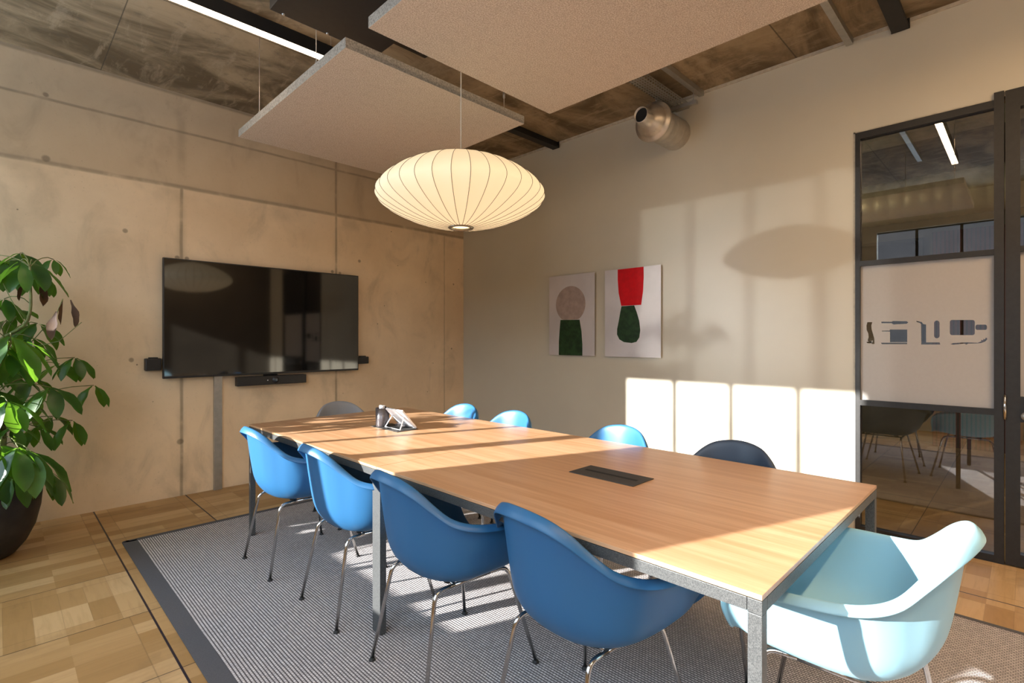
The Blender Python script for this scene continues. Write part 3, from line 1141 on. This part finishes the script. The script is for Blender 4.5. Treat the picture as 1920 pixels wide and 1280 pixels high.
lathe(bm, [(0.0005, .192), (.055, .192), (.070, .188), (.070, .182), (.02, .182)], 32)
obj('top_cap', bm, MT['galv'], pl, smooth=True)
bm = BM()
tube(bm, [(0, 0, .19), (0, 0, H - LZ)], .0030, 8)
obj('cord', bm, simple('lamp_cord', (.62, .55, .45), .6), pl)

# linear lights
ledm = emis('led_diffuser', (1.0, .72, .45), 26.0)
led_fill = emis('led_diffuser_fill', (1.0, .66, .36), 135.0)  # much stronger glow, for the added fill strips only
def led(x0, x1, y, z, label, em=None):
    t = thing('linear_light', label, 'light', ((x0 + x1) / 2, y, z), 0, 'linear ceiling lights')
    w = (x1 - x0) / 2
    bm = BM()
    box(bm, -w, w, -.026, .026, .004, .085)
    obj('housing', bm, MT['blackd'], t)
    obj('diffuser', boxbm(-w + .002, w - .002, -.0235, .0235, -.004, .0038), em or ledm, t)
    for sx in (-1, 1):
        bm = BM()
        tube(bm, [(sx * (w - .15), 0, .085), (sx * (w - .15), 0, H - z)], .0015, 6)
        obj('hanging_wire', bm, MT['cable'], t)
led(-4.05, -2.45, -1.800, 3.10, 'black linear ceiling light with a bright strip, near the concrete wall')
led(-2.77, -1.30, -4.465, 3.10, 'bright linear ceiling light seen mirrored in the glass partition')
led(-4.75, -3.25, -5.80, 3.10, 'unseen fill light added behind the viewer on the window side', led_fill)  # this strip and the next are added out of view to brighten the walls
led(-2.30, -.80, -5.80, 3.10, 'unseen fill light added behind the viewer on the door side', led_fill)

# black fan coil unit and its flat end
fc = thing('fan_coil_unit', 'large matt black unit fixed to the ceiling above the felt panels', 'air conditioner', (-2.85, -2.70, 3.0))
obj('casing', boxbm(-.285, .335, -.225, .475, 0, .345, bevel=.004), MT['blackd'], fc)
obj('outlet_box', boxbm(.336, .66, -.045, .44, .10, .34), MT['blackm'], fc)
bm = BM()
for x in (-.22, .02):
    lathe(bm, [(0.0005, -.006), (.006, -.006), (.008, 0.0)], 10, (x, .462, 0))
obj('screw', bm, MT['galv'], fc)

def beam(y0, y1, z0, x0, mat, name, label, cat, x1=-.001):
    t = thing(name, label, cat, (0, (y0 + y1) / 2, z0))
    w = (y1 - y0) / 2
    h = H - z0 - .0005
    bm = BM()
    box(bm, x0, x1, -w, w, 0, h * .35)
    box(bm, x0, x1, -w * .55, w * .55, h * .35, h)
    obj('profile', bm, mat, t)
    obj('end_plate', boxbm(x1 - .006, x1, -w - .004, w + .004, 0, h), mat, t)
    return t
beam(-1.560, -1.480, 3.285, -3.4, MT['blackd'], 'ceiling_track', 'black ceiling track ending at the grey wall behind the lamp', 'track', -.013)
beam(-4.455, -4.365, 3.285, -1.1, MT['blackd'], 'ceiling_track', 'black ceiling track meeting the grey wall above the glass partition', 'track', -.013)
for (y, lab, xa) in ((-4.130, 'thin galvanised steel rail on the ceiling left of the black track above the partition', -3.2),
                     (-3.085, 'thin galvanised steel rail on the ceiling beside the cable tray', -3.2)):
    tag(obj('ceiling_rail', boxbm(xa, -.013, y - .021, y + .021, 3.308, H - .0005), MT['galv']), lab, 'rail', 'galvanised ceiling rails')

# perforated cable tray with hangers
ct = thing('cable_tray', 'perforated galvanised cable tray hanging above the vent pipe', 'cable tray', (0, -2.945, 3.222))
M = Mat('perforated_steel')
co = M.coord()
o3 = M.xyz(co)
hx_ = M.math('ABSOLUTE', M.math('SUBTRACT', M.math('FRACT', M.math('DIVIDE', o3[0], .035)), .5))
hy_ = M.math('ABSOLUTE', M.math('SUBTRACT', M.math('FRACT', M.math('DIVIDE', M.math('ADD', o3[1], o3[2]), .022)), .5))
hh = M.math('MULTIPLY', M.math('LESS_THAN', hx_, .28), M.math('LESS_THAN', hy_, .22))
pr = M.n('ShaderNodeBsdfPrincipled')
pr.inputs['Base Color'].default_value = (.42, .41, .38, 1)
pr.inputs['Metallic'].default_value = .8
pr.inputs['Roughness'].default_value = .42
trn = M.n('ShaderNodeBsdfTransparent')
mxs = M.n('ShaderNodeMixShader')
M.l(hh, mxs.inputs[0])
M.l(pr.outputs[0], mxs.inputs[1])
M.l(trn.outputs[0], mxs.inputs[2])
M.l(mxs.outputs[0], M.out.inputs[0])
perf = M.m
bm = BM()
box(bm, -1.9, -.06, -.06, .06, 0, .0015)
box(bm, -1.9, -.06, -.06, -.0585, .0015, .04)
box(bm, -1.9, -.06, .0585, .06, .0015, .04)
obj('tray', bm, perf, ct)
for x in (-.16, -1.25):
    bm = BM()
    box(bm, x - .018, x + .018, -.17, .09, -.03, -.002)
    obj('strut_channel', bm, MT['galv'], ct)
    for y in (-.14, .075):
        bm = BM()
        tube(bm, [(x, y, -.034), (x, y, H - 3.222 - .001)], .004, 8)
        tube(bm, [(x, y, 0), (x, y, .008)], .010, 6)
        obj('threaded_rod', bm, MT['galv'], ct)

# vent pipe with cone nozzle
vp = thing('vent_pipe', 'round galvanised vent pipe with a cone nozzle sticking out of the grey wall', 'vent', (0, -2.855, 3.055))
bm = BM()
lathe(bm, [(.128, -.001), (.128, -.10), (.1288, -.103), (.128, -.106), (.128, -.20), (.1288, -.203), (.128, -.206), (.128, -.27), (.1305, -.275), (.1305, -.30), (.128, -.305), (.128, -.385)], 48, (0, 0, 0), 'X')
obj('pipe', bm, MT['ventm'], vp)
bm = BM()
lathe(bm, [(.120, -.375), (.158, -.378), (.160, -.388), (.155, -.400), (.132, -.408), (.125, -.425), (.110, -.452), (.088, -.478), (.072, -.500), (.064, -.535), (.062, -.575), (.060, -.580), (.055, -.578), (.055, -.40)], 56, (0, 0, 0), 'X')
nz = obj('nozzle', bm, MT['ventm'], vp, smooth=True)
bm = BM()
lathe(bm, [(0.0005, -.560), (.0555, -.560)], 32, (0, 0, 0), 'X')
obj('opening_shade', bm, MT['slot'], nz)  # black disc stands in for the shade inside the nozzle
bm = BM()
lathe(bm, [(0.0005, -.450), (.008, -.449), (.009, -.435)], 12, (0, -.045, -.10), 'X')
obj('screw', bm, MT['galv'], nz)
for x in (-.34,):
    bm = BM()
    tube(bm, [(x, 0, .13), (x, 0, H - 3.055 - .001)], .004, 8)
    obj('threaded_rod', bm, MT['galv'], vp)

# ------------------------------------------------------------------ potted umbrella plant
PX, PY = -4.20, -.60
pp = thing('potted_plant', 'tall leafy umbrella plant in a dark round pot at the concrete wall', 'plant', (PX, PY, 0))
bm = BM()
lathe(bm, [(0.0005, .0005), (.12, .0005), (.155, .012), (.205, .075), (.245, .165), (.270, .28), (.280, .40), (.278, .50), (.266, .515), (.258, .50), (.258, .45)], 48)
obj('pot', bm, MT['pot'], pp, smooth=True)
bm = BM()
lathe(bm, [(0.0005, .462), (.13, .466), (.257, .455)], 32)
obj('soil', bm, MT['soil'], pp)

def W(u, v, dep):
    """world point of a measured leaf hub; result is local to the plant"""
    s = sqrt(.5)
    a = (u - 960) / 966.3 * dep
    return Vector((-4.13 + dep * s + a * s - PX, -4.988 + dep * s - a * s - PY, 1.298 - (v - 637) / 966.3 * dep))

def leaflet(bm, base, d, length, width, droop, mi, twist=0.0, curl=.18):
    d = d.normalized()
    side = d.cross(Vector((0, 0, 1)))
    if side.length < .05:
        side = Vector((1, 0, 0))
    side.normalize()
    if twist:
        side = (Matrix.Rotation(twist, 3, d) @ side).normalized()
    n = 9
    p = Vector(base)
    dirv = d.copy()
    rows = []
    step = length / n
    ws = (.08, .22, .50, .78, .95, 1.0, .96, .80, .50, .03)
    for i in range(n + 1):
        w = width * ws[i] * .5
        up = side.cross(dirv).normalized()
        wav = .035 * width * math.sin(i * 1.7 + length * 60)
        rows.append((bm.verts.new(p - side * w + up * (w * curl + wav)), bm.verts.new(p - up * w * .10), bm.verts.new(p + side * w + up * (w * curl - wav))))
        ax = dirv.lerp(Vector((0, 0, -1)), droop / n * (1.4 if i < 4 else .9))
        dirv = ax.normalized()
        p = p + dirv * step
    for i in range(n):
        a, b = rows[i], rows[i + 1]
        for k in (0, 1):
            f = bm.faces.new((a[k], a[k + 1], b[k + 1], b[k]))
            f.material_index = mi
            f.smooth = True

fol = BM()
pet = BM()
rnd = random.Random(11)
# (u, v, distance, leaflet length, count, hang 0..1)
HUBS = [
    (38, 474, 3.10, .200, 6, .9), (62, 492, 3.00, .225, 5, .8), (100, 486, 3.15, .115, 5, 1.0), (12, 492, 3.05, .19, 6, .8), (-20, 480, 3.1, .2, 6, .8),
    (38, 490, 2.9, .20, 4, 1.3), (84, 518, 3.05, .16, 3, .7), (8, 560, 2.95, .17, 5, .9), (44, 582, 3.1, .10, 3, .5), (-25, 560, 3.0, .2, 6, .8),
    (70, 606, 3.1, .17, 5, .8), (58, 632, 3.0, .15, 5, .9), (20, 630, 2.75, .27, 6, .9), (-15, 640, 2.8, .24, 6, .9), (46, 640, 2.8, .22, 4, .9),
    (140, 670, 3.12, .155, 7, .85), (112, 682, 3.12, .14, 4, .7), (176, 722, 3.15, .150, 4, 1.1), (94, 726, 2.85, .185, 7, .85), (60, 708, 3.0, .16, 5, .8),
    (14, 752, 2.75, .18, 6, .9), (-20, 730, 2.8, .22, 6, .8), (40, 750, 2.9, .16, 5, .8), (136, 788, 3.12, .165, 4, 1.15), (100, 780, 3.15, .13, 5, .8),
    (70, 800, 3.0, .13, 5, .9), (26, 800, 2.8, .15, 5, .8), (34, 838, 2.70, .235, 7, .95), (58, 846, 2.75, .22, 5, .9), (0, 835, 2.7, .20, 6, .8),
    (93, 885, 3.05, .190, 5, 1.15), (92, 862, 3.1, .09, 3, .9), (64, 880, 2.9, .18, 5, 1.1), (24, 895, 2.72, .15, 6, 1.0), (-15, 880, 2.7, .2, 6, .9),
    (4, 690, 2.95, .2, 6, .8), (30, 680, 3.15, .17, 6, .8), (80, 750, 3.2, .15, 5, .9), (50, 770, 3.2, .15, 5, .9), (12, 600, 3.2, .17, 5, .9), (60, 660, 3.2, .16, 5, .9),
]
LIT = ((34, 838), (58, 846), (0, 835), (20, 630), (14, 752), (-15, 640))
hubs = [(W(u, v, d if (u, v) in LIT else d + .17), L_, n_, h_) for (u, v, d, L_, n_, h_) in HUBS]
# the hidden half of the crown, towards the window and the viewer
for i in range(46):
    a = rnd.uniform(0, 2 * PI)
    rr = rnd.uniform(.10, .62)
    x, y = -.28 + rr * math.cos(a), -.22 + rr * math.sin(a)
    if x + 4.13 + PX > -.02 and y > -.5 and False:
        continue
    z = rnd.uniform(.62, 1.85)
    wx, wy = x + PX, y + PY
    dx, dy = wx + 4.13, wy + 4.988
    dep = (dx + dy) * sqrt(.5)
    uu = 960 + 966 * (dx - dy) * sqrt(.5) / dep
    if uu > -30 or wy > -.15 or wx < -5.0:
        continue
    hubs.append((Vector((x, y, z)), rnd.uniform(.16, .24), 6, .85))
stems = [[Vector((.03, .02, .46)), Vector((.02, .03, .85)), Vector((.06, .04, 1.25)), W(52, 600, 3.08), W(56, 500, 3.07)],
         [Vector((-.06, -.05, .46)), Vector((-.12, -.10, .9)), Vector((-.22, -.16, 1.35)), Vector((-.30, -.2, 1.75))],
         [Vector((.08, -.07, .46)), Vector((.10, -.12, .75)), Vector((.06, -.22, 1.05)), W(20, 640, 2.8)]]
for st in stems:
    bm = BM()
    pts = [cat_rom(st, i / 24) for i in range(25)]
    tube(bm, pts, [.016 - .010 * i / 24 for i in range(25)], 8)
    obj('stem', bm, MT['bark'], pp, smooth=True)
allp = [cat_rom(st, i / 24) for st in stems for i in range(4, 25)]
for (p, L_, n_, hang) in hubs:
    # petiole from the nearest lower stem point
    best = min(allp, key=lambda q: (q - p).length + (0.4 if q.z > p.z else 0))
    mid = (best + p) / 2 + Vector((0, 0, .03))
    tube(pet, [best.lerp(mid, 0), best.lerp(mid, .5) + Vector((0, 0, .01)), mid, mid.lerp(p, .5) + Vector((0, 0, .008)), p], .0028, 5)
    out = Vector((p.x - best.x, p.y - best.y, 0))
    a0 = math.atan2(out.y, out.x) if out.length > .02 else rnd.uniform(0, 6.28)
    for k in range(n_):
        spread = (k / max(1, n_ - 1) - .5) * (2.0 * PI * .85)
        a = a0 + spread + rnd.uniform(-.15, .15)
        zz = .25 - .75 * hang + rnd.uniform(-.15, .15)
        d = Vector((math.cos(a), math.sin(a), zz))
        ln_ = L_ * rnd.uniform(1.0, 1.34)
        leaflet(fol, p + d.normalized() * .012, d, ln_, ln_ * rnd.uniform(.29, .38), .9 * hang + .15, 0 if rnd.random() < .6 else 1, rnd.uniform(-.3, .3))
obj('foliage', fol, [MT['leafs'], MT['leafd']], pp)
obj('petioles', pet, MT['bark'], pp)
wl = BM()
for (u, v, d, L_, dx, dy) in ((118, 562, 3.12, .15, -.1, 0), (132, 562, 3.12, .17, .2, .05), (76, 528, 3.1, .15, .1, -.1), (106, 584, 3.05, .17, -.2, -.1), (46, 528, 3.1, .12, -.3, .1)):
    leaflet(wl, W(u, v, d), Vector((dx, dy, -1)), L_, L_ * .42, .6, 0, rnd.uniform(-.5, .5), .35)
dl = obj('withered_leaves', wl, MT['leafb'], pp)
dl['label'] = 'brown withered leaves near the top'
tw = BM()
tube(tw, [W(60, 640, 3.08), W(105, 590, 3.1), W(118, 560, 3.12)], .0028, 5)
tube(tw, [W(62, 650, 3.1), W(110, 640, 3.1), W(153, 604, 3.12)], .0024, 5)
tube(tw, [W(50, 610, 3.08), W(20, 560, 3.1), W(6, 531, 3.1)], .0026, 5)
obj('bare_twigs', tw, MT['bark'], pp)

# ------------------------------------------------------------------ daylight and lamps
W_ = bpy.data.worlds.new('World')
S.world = W_
W_.use_nodes = True
nt = W_.node_tree
nt.nodes['Background'].inputs[0].default_value = (.66, .82, 1.0, 1)
nt.nodes['Background'].inputs[1].default_value = 5.2

def sun(name, d, strength, col, angle):
    l = bpy.data.lights.new(name, 'SUN')
    l.energy = strength
    l.color = col
    l.angle = R(angle)
    o = bpy.data.objects.new(name, l)
    o.rotation_euler = Vector(d).to_track_quat('-Z', 'Y').to_euler()
    o.location = (-12, 3, 6)
    COL.objects.link(o)
    return o
sun('sun', (1, -.375, -.370), 13.5, (1, .97, .92), .55)
sun('sun_glint_from_street', (1, -.402, -.066), .25, (1, .95, .86), 1.1)

def area(name, loc, d, sx, sy, e, col):
    l = bpy.data.lights.new(name, 'AREA')
    l.shape = 'RECTANGLE'
    l.size = sx
    l.size_y = sy
    l.energy = e
    l.color = col
    o = bpy.data.objects.new(name, l)
    o.location = loc
    o.rotation_euler = Vector(d).to_track_quat('-Z', 'Y').to_euler()
    COL.objects.link(o)
    return o
zc = (WTOP + WSILL) / 2
for nm, ya, yb in (('daylight_portal_far', A0, A1), ('daylight_portal_near', B0, B1)):
    o = area(nm, (XW - .11, (ya + yb) / 2, zc), (1, 0, 0), abs(yb - ya), WTOP - WSILL, 10, (1, 1, 1))
    o.data.cycles.is_portal = True
# the building across the street keeps the low sky out of the windows
struct('wall_opposite', boxbm(-16.5, -16.0, -22, 1.2, -3, 4.86), simple('brick_across_street', (.05, .04, .035), .8, nscale=2))
area('corridor_fill', (.75, -2.2, 2.45), (1.3, -1.6, .15), .4, .8, 42, (1, .88, .60))  # added fill out of view, aimed at the duct; no fixture

# ------------------------------------------------------------------ camera
cam = bpy.data.cameras.new('camera')
cam.sensor_width = 36
cam.sensor_fit = 'HORIZONTAL'
cam.lens = 966.3 / 1920 * 36
cam.shift_y = (637 - 640) / 1920.0
cam.clip_start = .02
co_ = bpy.data.objects.new('camera', cam)
co_.location = (-4.130, -4.988, 1.298)
co_.rotation_euler = (R(90), 0, R(-45))
COL.objects.link(co_)
S.camera = co_
S.view_settings.view_transform = 'Standard'
S.view_settings.look = 'None'
S.view_settings.exposure = EXPO
S.view_settings.gamma = 1
S.view_settings.use_curve_mapping = False
S.cycles.use_denoising = True
S.cycles.max_bounces = 8
S.cycles.diffuse_bounces = 5
S.cycles.glossy_bounces = 4
S.cycles.transparent_max_bounces = 12
S.cycles.sample_clamp_indirect = 8
S.cycles.caustics_reflective = True
S.cycles.caustics_refractive = False
